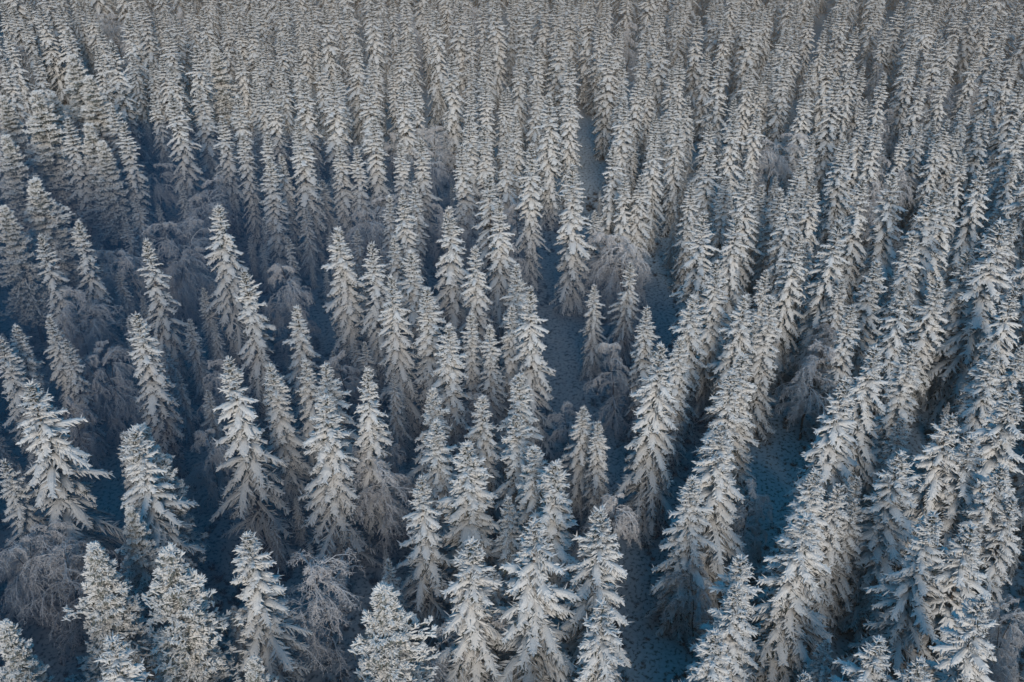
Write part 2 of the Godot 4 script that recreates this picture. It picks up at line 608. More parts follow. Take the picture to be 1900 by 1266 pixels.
# The trees past the three hundred that show largest: the far forest, the young spruces in the shade and the forest beside the view.
func make_forest_mass() -> void:
	var cells := {}
	for s in spots:
		var c := Vector2i(floori(s.x / 4.0), floori(s.y / 4.0))
		if not cells.has(c):
			cells[c] = []
		cells[c].push_back(s)
	var grow := func(x: float, z: float, apart: float, height: float, radius: float) -> void:
		var c := Vector2i(floori(x / 4.0), floori(z / 4.0))
		for i in [-1, 0, 1]:
			for k in [-1, 0, 1]:
				for s in cells.get(c + Vector2i(i, k), []):
					if Vector2(s.x - x, s.y - z).length() < apart:
						return
		for k in 4:                       # keep the view into the glades open
			if open_snow(x + x / CAMERA_HEIGHT * height * k * 0.28, z + z / CAMERA_HEIGHT * height * k * 0.28) < radius + 0.4:
				return
		rest_spruce(x, z, height, radius)
		if not cells.has(c):
			cells[c] = []
		cells[c].push_back(Vector3(x, z, radius))
	# beyond and beside the listed trees
	for k in 12000:
		var z := rng.randf_range(-290.0, -14.0)
		var half := 27.0 + absf(z) * 0.44
		var x := rng.randf_range(-half, half)
		var inside := absf(x) < absf(z) * 0.426 + 11.0 and z < -44.0 and z > -146.0
		if not inside:
			var h := rng.randf_range(12.5, 17.5)
			grow.call(x, z, 5.3, h, h * rng.randf_range(0.14, 0.20))
	# young trees in the shade
	for k in 1100:
		var z := rng.randf_range(-150.0, -40.0)
		var x := rng.randf_range(-1.0, 1.0) * (absf(z) * 0.43 + 18.0)
		var h := rng.randf_range(3.5, 9.0)
		grow.call(x, z, 2.6, h, h * rng.randf_range(0.14, 0.19))
	var forest := Node3D.new()
	forest.name = "far_forest"
	forest.set_meta("kind", "stuff")
	forest.set_meta("label", "far spruces and shaded young spruces that fill the forest")
	add_child(forest, true)
	for k in masses.size():
		var kind := spruce_kinds[k]
		var trunk: MeshInstance3D = kind.get_child(0)
		var crown: MeshInstance3D = kind.get_child(1)
		var snow: MeshInstance3D = crown.get_child(0)
		for piece in [trunk, crown, snow]:
			if masses[k].is_empty():
				continue
			var mm := MultiMesh.new()
			mm.transform_format = MultiMesh.TRANSFORM_3D
			mm.mesh = piece.mesh
			mm.instance_count = masses[k].size()
			for i in masses[k].size():
				mm.set_instance_transform(i, masses[k][i])
			var o := MultiMeshInstance3D.new()
			o.name = {trunk: "trunks", crown: "crowns", snow: "snow"}[piece]
			o.multimesh = mm
			o.set_meta("kind", "stuff")
			forest.add_child(o, true)


# Warm winter haze that hangs over the far forest, and cold blue mist that lies low between the trees of the left hollow.
func make_haze() -> void:
	bank("haze", "warm haze over the far forest", Color(0.99, 0.86, 0.74), 0.0026, Vector3(45, 24, -225), Vector3(260, 56, 180))
	bank("mist", "cold blue mist low between the trees", Color(0.05, 0.42, 0.62), 0.030, Vector3(-58, 3.0, -76), Vector3(124, 20, 96))


func bank(called: String, label: String, color: Color, density: float, at: Vector3, size: Vector3) -> void:
	var air := FogMaterial.new()
	air.density = density
	air.albedo = color
	var volume := FogVolume.new()
	volume.name = called
	volume.shape = RenderingServer.FOG_VOLUME_SHAPE_ELLIPSOID
	volume.size = size * 1.25
	volume.position = at
	volume.material = air
	volume.set_meta("kind", "stuff")
	volume.set_meta("label", label)
	add_child(volume, true)


# Heather, seedlings and dead twigs that stick out of the snow.
func make_undergrowth() -> void:
	var rime := Shape.new()
	for k in 26:
		var a := rng.randf() * TAU
		var d := Vector3(cos(a), rng.randf_range(0.6, 2.0), sin(a)).normalized()
		var long := rng.randf_range(0.25, 0.8)
		rod(rime, Vector3(rng.randf_range(-0.2, 0.2), -0.05, rng.randf_range(-0.2, 0.2)), d * long, 0.012, 0.006)
		for f in 4:
			var p := d * long * rng.randf_range(0.3, 1.0)
			rod(rime, p, p + Vector3(rng.randf_range(-1, 1), rng.randf_range(-0.1, 0.8), rng.randf_range(-1, 1)) * 0.2, 0.008, 0.004)
	var mm := MultiMesh.new()
	mm.transform_format = MultiMesh.TRANSFORM_3D
	mm.mesh = rime.mesh(bark_material)
	var where: Array[Transform3D] = []
	while where.size() < 9000:
		var z := rng.randf_range(-150.0, -40.0)
		var x := rng.randf_range(-1.0, 1.0) * (absf(z) * 0.43 + 18.0)
		var away := open_snow(x, z)
		if away < 0.0 and rng.randf() < 0.7:
			continue
		var s := rng.randf_range(0.3, 1.1) * (0.5 if away < 0.0 else 1.0)
		where.push_back(Transform3D(Basis(Vector3.UP, rng.randf() * TAU).scaled(Vector3(s, s * 0.8, s)), Vector3(x, ground_height(x, z), z)))
	mm.instance_count = where.size()
	for i in where.size():
		mm.set_instance_transform(i, where[i])
	var o := MultiMeshInstance3D.new()
	o.name = "undergrowth"
	o.multimesh = mm
	o.set_meta("kind", "stuff")
	o.set_meta("label", "heather and thin twigs sticking out of the snow")
	add_child(o, true)


# ---------------------------------------------------------------- the trees, nearest first

func plant_listed_trees() -> void:
	spruce("full snowy spruce, just down and left of the corner spruce", 20.87, -35.34, 14.16, 2.36)
	spruce("slender snowy spruce, just below the corner spruce", 23.98, -35.28, 12.55, 1.80)
	spruce("spreading spruce with long lower boughs in the bottom right corner", 24.77, -36.95, 16.83, 3.46)
	spruce("slender snowy spruce, second one down and right of the star branched birch", 15.72, -35.36, 12.55, 1.80)
	pine("white frosted pine with upturned shoots at the bottom edge left of the middle", -6.82, -37.21, 16.95, 4.10)
	spruce("full snowy spruce, just left of the corner spruce", 18.85, -36.37, 14.63, 2.53)
	spruce("full snowy spruce, just below the star branched birch", 10.50, -36.62, 14.65, 2.54)
	pine("frosted fluffy pine, just down and left of the thin reaching birch", -13.98, -36.44, 12.32, 2.02)
	spruce("full snowy spruce, just below the heavy boughed spruce", 4.79, -37.96, 15.14, 2.73)
	pine("frosted fluffy pine, just down and left of the forked pine", -27.26, -37.58, 13.79, 2.59)
	pine("largest white frosted pine near the bottom left corner of the forest", -19.10, -39.95, 16.57, 3.90)
	spruce("full snowy spruce, nearest one down and right of the star branched birch", 12.50, -39.59, 14.55, 2.50)
	spruce("broadest spruce at the bottom middle with long drooping snowy boughs", 1.16, -41.86, 17.97, 4.00)
	spruce("full snowy spruce, just up and left of the crouching birch", -2.23, -42.07, 15.53, 2.89)
	spruce("full snowy spruce, just right of the star branched birch", 13.00, -41.98, 14.77, 2.59)
	pine("blue white pine with a forked crown left of the largest bottom pine", -24.06, -42.15, 15.03, 3.14)
	spruce("tall spruce with a leaning heavy bough right beside the broadest bottom spruce", 4.85, -43.04, 17.00, 3.54)
	spruce("full snowy spruce, nearest one above the corner spruce", 26.87, -43.18, 15.63, 2.94)
	spruce("tall broad snowy spruce, just up and left of the corner spruce", 24.27, -43.96, 16.59, 3.35)
	spruce("full snowy spruce, just left of the thin reaching birch", -15.45, -43.40, 14.89, 2.64)
	spruce("broad dark green spruce with snowy tip right of the round lower birch", 17.08, -44.56, 15.94, 3.07)
	birch("low frosted birch, just down and right of the white bottom pine", -5.22, -42.76, 8.20, 1.80)
	birch("fine twigged birch crouching left of the broadest bottom spruce", -0.66, -43.43, 9.25, 2.36)
	birch("low frosted birch, just down and right of the corner spruce", 31.18, -43.70, 8.24, 1.83)
	birch("low frosted birch, just down and left of the largest pine", -23.71, -43.79, 7.42, 1.45)
	pine("frosted fluffy pine, just up and right of the forked pine", -23.94, -47.64, 13.18, 2.34)
	birch("thin blue white birch with reaching twigs above the white bottom pine", -11.93, -46.75, 9.62, 2.57)
	spruce("full snowy spruce, just above the broad lower spruce", 18.86, -49.07, 15.39, 2.83)
	spruce("full snowy spruce, nearest one above the broadest bottom spruce", 2.48, -49.55, 15.43, 2.85)
	spruce("full snowy spruce, just down and right of the pale branching birch", -5.84, -49.15, 14.10, 2.33)
	spruce("full snowy spruce, second one above the corner spruce", 32.26, -48.96, 13.13, 1.99)
	spruce("broad snowy spruce, second one down and right of the stiff boughed spruce", 24.79, -50.08, 15.87, 3.04)
	spruce("tall broad snowy spruce, just below the tall white spruce", -23.58, -50.74, 16.88, 3.48)
	spruce("full snowy spruce, nearest one up and right of the broad lower spruce", 20.81, -49.53, 13.67, 2.18)
	spruce("full snowy spruce, just left of the round lower birch", 11.54, -49.88, 14.16, 2.36)
	spruce("short full snowy spruce, just right of the broad lower spruce", 22.35, -50.51, 12.01, 1.92)
	spruce("full snowy spruce, third one above the corner spruce", 31.21, -50.25, 14.86, 2.62)
	birch("thin star branched birch in the dark gap of the bottom right", 12.41, -47.81, 8.32, 1.86)
	spruce("broad snowy spruce, just right of the pale branching birch", -2.85, -50.83, 15.94, 3.06)
	spruce("short slender snowy spruce, just up and left of the broadest bottom spruce", 0.00, -49.67, 12.40, 1.75)
	birch("grey frosted birch, nearest one up and left of the forked pine", -29.95, -49.34, 9.26, 2.37)
	spruce("full snowy spruce, second one above the broadest bottom spruce", 1.60, -51.89, 14.54, 2.50)
	spruce("full snowy spruce, just up and left of the round lower birch", 14.00, -52.98, 15.71, 2.97)
	spruce("slender snowy spruce, second one up and right of the broad lower spruce", 22.74, -51.93, 12.55, 1.80)
	spruce("full snowy spruce, second one down and right of the pale tipped spruce", 30.55, -52.94, 15.07, 2.71)
	spruce("broad white spruce with long side boughs at the left edge", -31.57, -54.09, 18.09, 4.06)
	pine("frosted fluffy pine, just below the tall white spruce", -24.70, -53.20, 15.09, 3.17)
	birch("grey frosted birch, second one up and left of the forked pine", -33.70, -51.08, 9.35, 2.41)
	spruce("tall broad snowy spruce, nearest one down and right of the pale tipped spruce", 29.10, -53.88, 16.59, 3.35)
	spruce("full snowy spruce, just below the broad left edge spruce", -34.21, -53.51, 12.66, 1.84)
	spruce("leaning spruce with stiff left boughs beside the small dark glade", 22.08, -55.75, 17.70, 2.97)
	spruce("full snowy spruce, just up and left of the pale branching birch", -12.84, -55.84, 15.74, 2.98)
	spruce("full snowy spruce, third one above the broadest bottom spruce", 0.46, -55.53, 14.59, 2.52)
	spruce("full snowy spruce, nearest one up and right of the pale branching birch", -5.21, -55.41, 14.10, 2.33)
	spruce("tall broad snowy spruce, second one right of the pale tipped spruce", 34.58, -56.33, 16.40, 3.27)
	spruce("full frosted spruce with a thin pointed tip left of the paired young spruces", -19.11, -57.88, 17.71, 2.97)
	birch("round frosted birch beside the small dark glade at the lower right", 16.87, -55.15, 9.12, 2.28)
	birch("spiky frosted birch below the tall lumpy spruce", 7.14, -55.13, 9.00, 2.22)
	spruce("full snowy spruce, just above the pale branching birch", -10.62, -58.93, 15.98, 2.36)
	spruce("short slender snowy spruce, just down and right of the broad left edge spruce", -27.86, -57.55, 11.39, 1.45)
	spruce("tall full spruce heavy with lumpy snow just right of the bent birch", 10.24, -60.27, 16.94, 2.69)
	spruce("full snowy spruce, third one up and right of the pale branching birch", -2.14, -59.16, 13.58, 2.15)
	spruce("slender snowy spruce, second one right of the lumpy tall spruce", 15.58, -59.82, 15.14, 2.10)
	spruce("full snowy spruce, just below the broad glade spruce", 0.59, -59.99, 14.67, 2.55)
	spruce("full snowy spruce, second one up and right of the pale branching birch", -5.89, -59.90, 13.90, 2.26)
	birch("pale frosted birch with bare branching crown between spruces below the middle", -9.30, -58.70, 9.61, 2.57)
	spruce("short slender snowy spruce, nearest one down and right of the stiff boughed spruce", 28.49, -59.51, 11.50, 1.48)
	spruce("tall spruce with a pale tip in front of the drooping birch", 26.12, -61.68, 16.84, 2.66)
	spruce("full snowy spruce, third one below the huge right spruce", 35.62, -61.93, 16.22, 2.44)
	spruce("slender snowy spruce, third one right of the full frosted spruce", -13.34, -61.58, 14.78, 1.99)
	spruce("slender snowy spruce, just left of the drooping birch", 17.13, -61.89, 15.29, 2.14)
	spruce("short slender snowy spruce, just above the spiky birch", 6.47, -60.07, 10.45, 1.20)
	spruce("slender snowy spruce, nearest one right of the full frosted spruce", -17.72, -62.63, 14.08, 1.78)
	spruce("short broad snowy spruce, just down and left of the bent glade birch", 5.37, -61.97, 10.42, 2.45)
	birch("low frosted birch, just right of the pale branching birch", -2.71, -61.44, 7.71, 1.57)
	spruce("slender snowy spruce, second one right of the full frosted spruce", -15.42, -64.12, 13.34, 1.58)
	spruce("slender snowy spruce, nearest one right of the pale tipped spruce", 30.82, -64.96, 14.76, 1.98)
	birch("grey frosted birch, just down and left of the full frosted spruce", -23.77, -62.69, 8.72, 2.07)
	spruce("tall white spruce with layered boughs in front of the blue birch thicket", -28.75, -66.78, 16.04, 1.93)
	spruce("slender snowy spruce, second one down and right of the tent shaped spruce", -5.14, -66.48, 14.87, 2.01)
	birch("low frosted birch, nearest one up and right of the pale branching birch", -9.44, -63.66, 7.32, 1.40)
	spruce("slender snowy spruce, just up and left of the broad left edge spruce", -39.78, -66.76, 14.07, 1.78)
	spruce("slender snowy spruce, second one below the huge right spruce", 39.89, -66.75, 13.50, 1.62)
	spruce("slender snowy spruce, nearest one right of the lumpy tall spruce", 13.32, -66.93, 13.51, 1.63)
	birch("low frosted birch, just right of the broad left edge spruce", -35.59, -65.95, 8.31, 1.86)
	spruce("slender snowy spruce, nearest one above the broad left edge spruce", -39.81, -68.71, 13.62, 1.66)
	spruce("broad layered spruce leaning its boughs over the left edge of the snowy glade", 1.73, -70.01, 16.12, 2.41)
	birch("low frosted birch, just down and left of the bent glade birch", 4.77, -66.58, 6.90, 1.66)
	spruce("slender snowy spruce, third one down and left of the broad glade spruce", -1.64, -69.44, 13.04, 1.50)
	spruce("tall full snowy spruce, nearest one below the huge right spruce", 40.28, -70.81, 16.42, 2.51)
	spruce("short slender snowy spruce, just up and right of the broad left edge spruce", -36.13, -69.17, 12.02, 1.38)
	birch("low frosted birch, second one up and right of the pale branching birch", -4.24, -67.98, 7.94, 1.68)
	spruce("slender snowy spruce, just up and right of the lumpy tall spruce", 14.77, -71.04, 14.90, 2.02)
	spruce("slender snowy spruce, just below the wide hanging birch", -17.57, -70.77, 14.04, 1.77)
	spruce("full snowy spruce, just up and right of the pale tipped spruce", 31.98, -71.79, 16.00, 2.37)
	spruce("slender snowy spruce, third one up and left of the drooping birch", 18.59, -71.43, 14.93, 2.03)
	spruce("slender snowy spruce, second one above the broad left edge spruce", -37.88, -70.99, 13.13, 1.53)
	spruce("tall full snowy spruce, just left of the wide hanging birch", -21.71, -72.62, 16.55, 2.55)
	spruce("wide tent shaped spruce with downswept boughs left of the glade", -9.66, -72.60, 16.05, 2.39)
	spruce("slender snowy spruce, nearest one down and right of the tent shaped spruce", -7.02, -72.24, 14.98, 2.05)
	spruce("slender snowy spruce, just up and left of the pale tipped spruce", 27.92, -72.02, 13.81, 1.71)
	spruce("slender snowy spruce, just left of the broad glade spruce", -3.48, -71.88, 12.85, 1.48)
	spruce("slender snowy spruce, nearest one up and left of the drooping birch", 21.55, -72.52, 14.44, 1.89)
	spruce("slender snowy spruce, just above the lumpy tall spruce", 11.16, -72.18, 13.20, 1.54)
	spruce("slender snowy spruce, second one down and left of the broad glade spruce", -0.10, -72.59, 13.22, 1.55)
	birch("grey frosted birch, just down and left of the tall white spruce", -34.06, -71.19, 9.45, 2.47)
	birch("drooping frosted birch above the small dark glade at the right", 25.82, -71.82, 10.54, 3.00)
	birch("grey frosted birch, just down and left of the tent shaped spruce", -14.22, -71.59, 9.47, 2.48)
	spruce("short slender snowy spruce, nearest one down and left of the broad glade spruce", 0.12, -74.63, 12.02, 1.49)
	birch("grey frosted birch, just left of the full frosted spruce", -25.50, -71.57, 8.52, 1.96)
	spruce("full snowy spruce, nearest one down and right of the tall pointed spruce", 17.51, -74.90, 16.21, 2.44)
	birch("bent frosted birch bowing over the right edge of the open snowy glade", 9.06, -72.79, 9.52, 2.51)
	spruce("hugest spruce with wide sweeping boughs at the right edge", 41.15, -76.65, 19.38, 3.68)
	spruce("slender snowy spruce, second one down and left of the huge right spruce", 36.09, -75.19, 14.89, 2.02)
	spruce("short slender snowy spruce, second one up and left of the drooping birch", 20.62, -76.10, 12.38, 1.42)
	spruce("full snowy spruce, nearest one down and left of the huge right spruce", 39.41, -78.22, 15.91, 2.34)
	spruce("full snowy spruce, just right of the fan shaped birch", -31.53, -78.44, 16.19, 2.43)
	spruce("slender snowy spruce, nearest one up and left of the broad glade spruce", 0.59, -78.00, 14.16, 1.81)
	spruce("full snowy spruce, just up and left of the tent shaped spruce", -12.28, -78.68, 15.94, 2.35)
	spruce("slender snowy spruce, just above the pale tipped spruce", 31.54, -78.33, 14.79, 1.99)
	spruce("slender snowy spruce, second one up and left of the broad glade spruce", -3.09, -79.17, 15.42, 2.18)
	spruce("slender snowy spruce, just up and right of the tent shaped spruce", -8.60, -79.25, 14.84, 2.01)
	spruce("slender snowy spruce, nearest one above the drooping birch", 29.09, -78.77, 12.52, 1.44)
	spruce("tall full snowy spruce, third one down and right of the round upper birch", 28.49, -80.82, 17.12, 2.75)
	spruce("slender snowy spruce, second one down and right of the tall pointed spruce", 22.52, -79.32, 12.91, 1.48)
	spruce("full snowy spruce, second one left of the huge right spruce", 35.81, -80.55, 16.06, 2.39)
	spruce("full snowy spruce, second one right of the tall pointed spruce", 25.05, -80.79, 16.07, 2.39)
	birch("grey frosted birch, just above the drooping birch", 28.22, -77.69, 8.80, 1.85)
	spruce("tall pointed spruce with dense boughs right of the large glade birch", 16.92, -82.51, 16.98, 2.70)
	spruce("slender snowy spruce, second one left of the fan shaped birch", -42.35, -82.06, 15.31, 2.15)
	spruce("tall slender snowy spruce, just down and left of the pale round birch", -14.82, -80.37, 16.55, 2.24)
	birch("tall frosted birch, second one left of the tall white spruce", -40.42, -80.54, 10.70, 3.00)
	birch("grey frosted birch, nearest one left of the tall white spruce", -38.76, -80.29, 9.41, 2.45)
	spruce("pale bushy spruce beside frosted birches left of the tall layered spruces", -26.60, -83.53, 17.30, 2.82)
	spruce("tall full snowy spruce, fourth one right of the pale round birch", -5.54, -83.74, 16.80, 2.64)
	spruce("short slender spruce at the right edge of the open snowy glade", 7.65, -81.43, 10.19, 1.61)
	spruce("full snowy spruce, nearest one right of the tall pointed spruce", 20.65, -84.25, 16.02, 2.37)
	spruce("tall full snowy spruce, nearest one left of the huge right spruce", 38.42, -85.20, 18.16, 3.14)
	spruce("slender snowy spruce, nearest one left of the fan shaped birch", -40.04, -84.56, 15.46, 2.19)
	spruce("short full snowy spruce, just down and left of the tent shaped spruce", -16.14, -81.90, 8.47, 1.43)
	spruce("slender snowy spruce, just above the tent shaped spruce", -10.85, -84.26, 13.52, 1.63)
	birch("low frosted birch, just left of the broad glade spruce", -3.31, -82.26, 8.26, 1.83)
	spruce("short broad snowy spruce, just up and right of the short glade spruce", 10.84, -83.82, 11.04, 2.21)
	spruce("slender snowy spruce, second one above the drooping birch", 27.44, -85.06, 12.83, 1.48)
	birch("wide frosted birch hanging over the dark gap left of the middle", -21.29, -85.28, 11.13, 3.00)
	spruce("full snowy spruce, just down and left of the lone glade spruce", -1.14, -87.15, 15.91, 2.34)
	pine("frosted fluffy pine, second one below the great fluffy pine", -48.37, -88.10, 15.19, 3.21)
	spruce("full snowy spruce, second one right of the pale round birch", -10.20, -88.51, 15.99, 2.36)
	spruce("full snowy spruce, third one below the round upper birch", 26.62, -89.06, 16.02, 2.38)
	spruce("tall full snowy spruce, nearest one below the pinkish small birch", 37.39, -91.03, 17.27, 2.81)
	spruce("tall full snowy spruce, second one below the pinkish small birch", 34.33, -91.01, 16.71, 2.61)
	spruce("slender snowy spruce, just right of the huge right spruce", 49.31, -89.87, 13.06, 1.51)
	spruce("full snowy spruce, just left of the lone glade spruce", -2.12, -92.19, 16.20, 2.44)
	spruce("slender snowy spruce, just up and left of the huge right spruce", 42.66, -91.80, 14.93, 2.03)
	birch("grey frosted birch, just below the huge right spruce", 49.67, -88.59, 9.69, 2.30)
	spruce("tall full snowy spruce, just down and left of the round upper birch", 23.45, -93.06, 16.55, 2.55)
	pine("frosted fluffy pine, nearest one below the great fluffy pine", -46.98, -92.89, 15.90, 3.56)
	spruce("tall slender spruce standing alone in the middle of the open snowy glade", 6.33, -93.76, 16.77, 2.16)
	birch("grey frosted birch, just right of the fan shaped birch", -34.45, -91.30, 9.20, 2.33)
	birch("frosted birch with upright fan shaped crown behind the tall white spruce", -38.58, -91.92, 10.11, 2.87)
	spruce("slender snowy spruce, second one below the round upper birch", 27.00, -94.78, 14.05, 1.77)
	birch("large pale frosted birch behind the short spruce at the snowy glade", 11.86, -93.98, 10.33, 3.00)
	spruce("full snowy spruce, nearest one above the huge right spruce", 48.03, -96.33, 16.14, 2.42)
	birch("grey frosted birch, just down and left of the pale bushy spruce", -33.71, -94.25, 10.20, 2.93)
	spruce("slender snowy spruce, second one down and right of the round upper birch", 30.88, -96.00, 14.11, 1.79)
	spruce("slender snowy spruce, third one right of the pale round birch", -10.05, -96.01, 13.35, 1.58)
	spruce("short slender snowy spruce, nearest one right of the pale round birch", -12.90, -95.78, 12.09, 1.39)
	birch("low frosted birch, just above the tent shaped spruce", -13.16, -94.03, 7.49, 1.47)
	birch("low frosted birch, just above the broad glade spruce", 0.71, -94.24, 7.70, 1.57)
	spruce("slender snowy spruce, nearest one below the round upper birch", 25.89, -96.94, 13.39, 1.60)
	spruce("tall slender snowy spruce, just up and left of the lone glade spruce", 1.98, -99.43, 16.51, 1.90)
	spruce("slender snowy spruce, nearest one above the tall pointed spruce", 18.95, -98.53, 13.47, 1.62)
	spruce("slender snowy spruce, just up and right of the tall pointed spruce", 22.82, -99.50, 13.51, 1.63)
	spruce("slender snowy spruce, nearest one above the large glade birch", 12.23, -99.82, 13.53, 1.63)
	spruce("slender snowy spruce, second one above the large glade birch", 13.70, -100.15, 13.54, 1.64)
	birch("low frosted birch, just up and left of the broad glade spruce", -4.39, -98.58, 7.60, 1.53)
	spruce("slender snowy spruce, just below the tall upper spruce", -26.09, -101.35, 14.37, 1.87)
	birch("pale round birch among spruces above the tent shaped spruce", -16.03, -100.39, 9.81, 2.69)
	spruce("short broad snowy spruce, just up and left of the large glade birch", 9.15, -100.18, 8.95, 1.88)
	spruce("slender snowy spruce, nearest one down and right of the round upper birch", 30.86, -102.03, 13.63, 1.66)
	spruce("slender snowy spruce, nearest one up and right of the lone glade spruce", 11.11, -103.08, 15.53, 2.22)
	spruce("tall slender snowy spruce, just right of the tall upper spruce", -22.90, -105.08, 16.30, 2.15)
	spruce("slender snowy spruce, third one down and left of the slim trail birch", -5.33, -104.45, 14.52, 1.91)
	spruce("slender snowy spruce, second one above the tall pointed spruce", 21.67, -104.45, 14.52, 1.91)
	birch("grey frosted birch, just down and left of the lone glade spruce", 0.75, -102.40, 9.05, 2.25)
	spruce("slender snowy spruce, third one down and left of the pinkish small birch", 36.84, -105.39, 14.94, 2.03)
	pine("frosted fluffy pine, second one down and right of the great fluffy pine", -45.52, -105.76, 14.63, 2.96)
	pine("frosted fluffy pine, just down and left of the great fluffy pine", -55.36, -105.99, 15.17, 3.20)
	birch("low frosted birch, just right of the pale round birch", -8.04, -103.38, 7.94, 1.68)
	spruce("short slender snowy spruce, fourth one down and left of the pinkish small birch", 37.25, -108.04, 12.44, 1.59)
	spruce("slender snowy spruce, just down and right of the tall upper spruce", -25.33, -105.61, 12.94, 1.49)
	spruce("slender snowy spruce, nearest one above the pale round birch", -17.21, -106.08, 13.40, 1.60)
	spruce("slender snowy spruce, just up and left of the pale round birch", -19.36, -106.58, 13.83, 1.71)
	spruce("slender snowy spruce, nearest one up and right of the pale round birch", -12.40, -106.58, 13.83, 1.71)
	spruce("tall slender snowy spruce, fourth one right of the pale right birch", 56.28, -107.97, 17.41, 2.49)
	birch("grey frosted birch, nearest one up and left of the pale bushy spruce", -35.67, -105.10, 9.81, 2.69)
	spruce("tall slender snowy spruce, just down and right of the great fluffy pine", -49.65, -108.39, 16.48, 2.20)
	spruce("slender snowy spruce, second one up and right of the pale round birch", -10.36, -107.68, 13.88, 1.73)
	spruce("slender snowy spruce, second one down and right of the drooping pine", -43.47, -108.50, 15.80, 2.00)
	pine("frosted fluffy pine, nearest one down and right of the great fluffy pine", -47.42, -108.50, 15.80, 3.51)
	spruce("slender snowy spruce, nearest one down and left of the slim trail birch", -0.75, -108.24, 14.31, 1.65)
	spruce("slender snowy spruce, second one above the huge right spruce", 55.80, -105.84, 13.33, 1.45)
	spruce("slender snowy spruce, fourth one below the pale right birch", 51.11, -107.71, 12.58, 1.45)
	spruce("tall grey spruce of the upper left with a pale bushy crown", -27.88, -108.61, 14.33, 1.65)
	spruce("slender snowy spruce, second one above the pale round birch", -15.43, -109.26, 15.84, 2.02)
	spruce("slender snowy spruce, third one below the pale right birch", 48.40, -108.98, 14.34, 1.65)
	spruce("slender snowy spruce, second one up and right of the lone glade spruce", 16.44, -109.20, 14.74, 1.72)
	spruce("slender snowy spruce, nearest one left of the tall upper spruce", -30.66, -109.17, 13.95, 1.60)
	spruce("slender snowy spruce, second one down and left of the slim trail birch", -2.92, -109.96, 14.78, 1.73)
	spruce("slender snowy spruce, fourth one left of the slim trail birch", -4.95, -110.88, 15.57, 1.94)
	spruce("slender snowy spruce, just right of the round upper birch", 34.37, -110.15, 13.57, 1.56)
	pine("great fluffy pine of the left edge pine group", -54.04, -112.21, 18.29, 4.40)
	spruce("slender snowy spruce, nearest one down and left of the pinkish small birch", 42.12, -111.91, 14.87, 1.75)
	spruce("slender snowy spruce, nearest one down and right of the pinkish small birch", 45.41, -112.09, 13.65, 1.57)
	spruce("slender snowy spruce, second one left of the tall upper spruce", -34.09, -113.10, 14.92, 1.77)
	spruce("slender snowy spruce, third one left of the round upper birch", 19.58, -113.10, 14.92, 1.77)
	spruce("slender snowy spruce, second one up and left of the round upper birch", 26.06, -113.37, 15.32, 1.87)
	spruce("tall slender snowy spruce, fifth one below the top edge birch", -39.33, -114.27, 17.44, 2.50)
	spruce("slender snowy spruce, second one down and left of the pinkish small birch", 40.71, -113.05, 14.12, 1.62)
	birch("grey frosted birch, second one below the pinkish small birch", 42.46, -109.29, 8.99, 1.77)
	spruce("tall slender snowy spruce, nearest one right of the slim trail birch", 4.59, -114.71, 16.81, 2.30)
	spruce("slender snowy spruce, nearest one left of the round upper birch", 22.94, -113.85, 14.15, 1.63)
	spruce("slender snowy spruce, nearest one below the pale right birch", 50.80, -114.26, 14.17, 1.63)
	birch("grey frosted birch, nearest one below the pinkish small birch", 43.97, -111.05, 9.71, 2.31)
	spruce("slender snowy spruce, second one down and right of the pale right birch", 52.48, -114.35, 13.30, 1.53)
	spruce("slender snowy spruce, nearest one up and right of the tall upper spruce", -25.71, -114.89, 13.77, 1.58)
	spruce("slender snowy spruce, second one down and right of the pinkish small birch", 48.25, -115.16, 13.34, 1.53)
	birch("grey frosted birch, second one up and left of the pale bushy spruce", -43.00, -113.93, 9.21, 2.33)
	spruce("slender snowy spruce, third one down and right of the pale right birch", 56.21, -116.12, 14.66, 1.70)
	spruce("slender snowy spruce, just below the slim trail birch", 0.49, -116.13, 13.82, 1.59)
	spruce("slender snowy spruce, nearest one down and right of the drooping pine", -47.76, -116.80, 15.09, 1.81)
	spruce("slender snowy spruce, just up and left of the tall upper spruce", -33.14, -117.84, 15.90, 2.03)
	pine("frosted fluffy pine, just right of the great fluffy pine", -55.13, -118.19, 16.29, 3.75)
	spruce("slender snowy spruce, nearest one up and left of the round upper birch", 29.58, -117.58, 14.31, 1.65)
	spruce("slender snowy spruce, second one below the pale right birch", 50.64, -117.13, 12.95, 1.49)
	spruce("slender snowy spruce, fourth one below the pinkish top birch", 13.73, -118.38, 15.55, 1.93)
	pine("frosted fluffy pine, just left of the great fluffy pine", -61.18, -118.52, 15.51, 3.36)
	birch("low frosted birch, just down and right of the pinkish small birch", 50.58, -118.62, 8.00, 1.96)
	spruce("tall slender snowy spruce, second one down and left of the pale top birch", -17.54, -120.84, 16.41, 2.18)
	pine("frosted fluffy pine, just down and right of the drooping pine", -51.59, -121.32, 17.44, 4.36)
	birch("grey frosted birch, just up and right of the pale round birch", -9.23, -118.41, 9.33, 2.40)
	spruce("slender snowy spruce, fourth one up and right of the lone glade spruce", 18.26, -120.06, 12.57, 1.45)
	spruce("tall slender snowy spruce, third one up and right of the tall upper spruce", -22.31, -121.74, 16.46, 2.19)
	spruce("slender snowy spruce, third one up and right of the lone glade spruce", 17.17, -118.41, 13.34, 1.45)
	spruce("slender snowy spruce, second one right of the slim trail birch", 7.36, -121.60, 15.31, 1.87)
	spruce("slender snowy spruce, fourth one down and right of the pinkish top birch", 19.86, -121.96, 14.50, 1.67)
	birch("pale round birch right of the trail in the upper right", 32.89, -120.56, 10.45, 3.00)
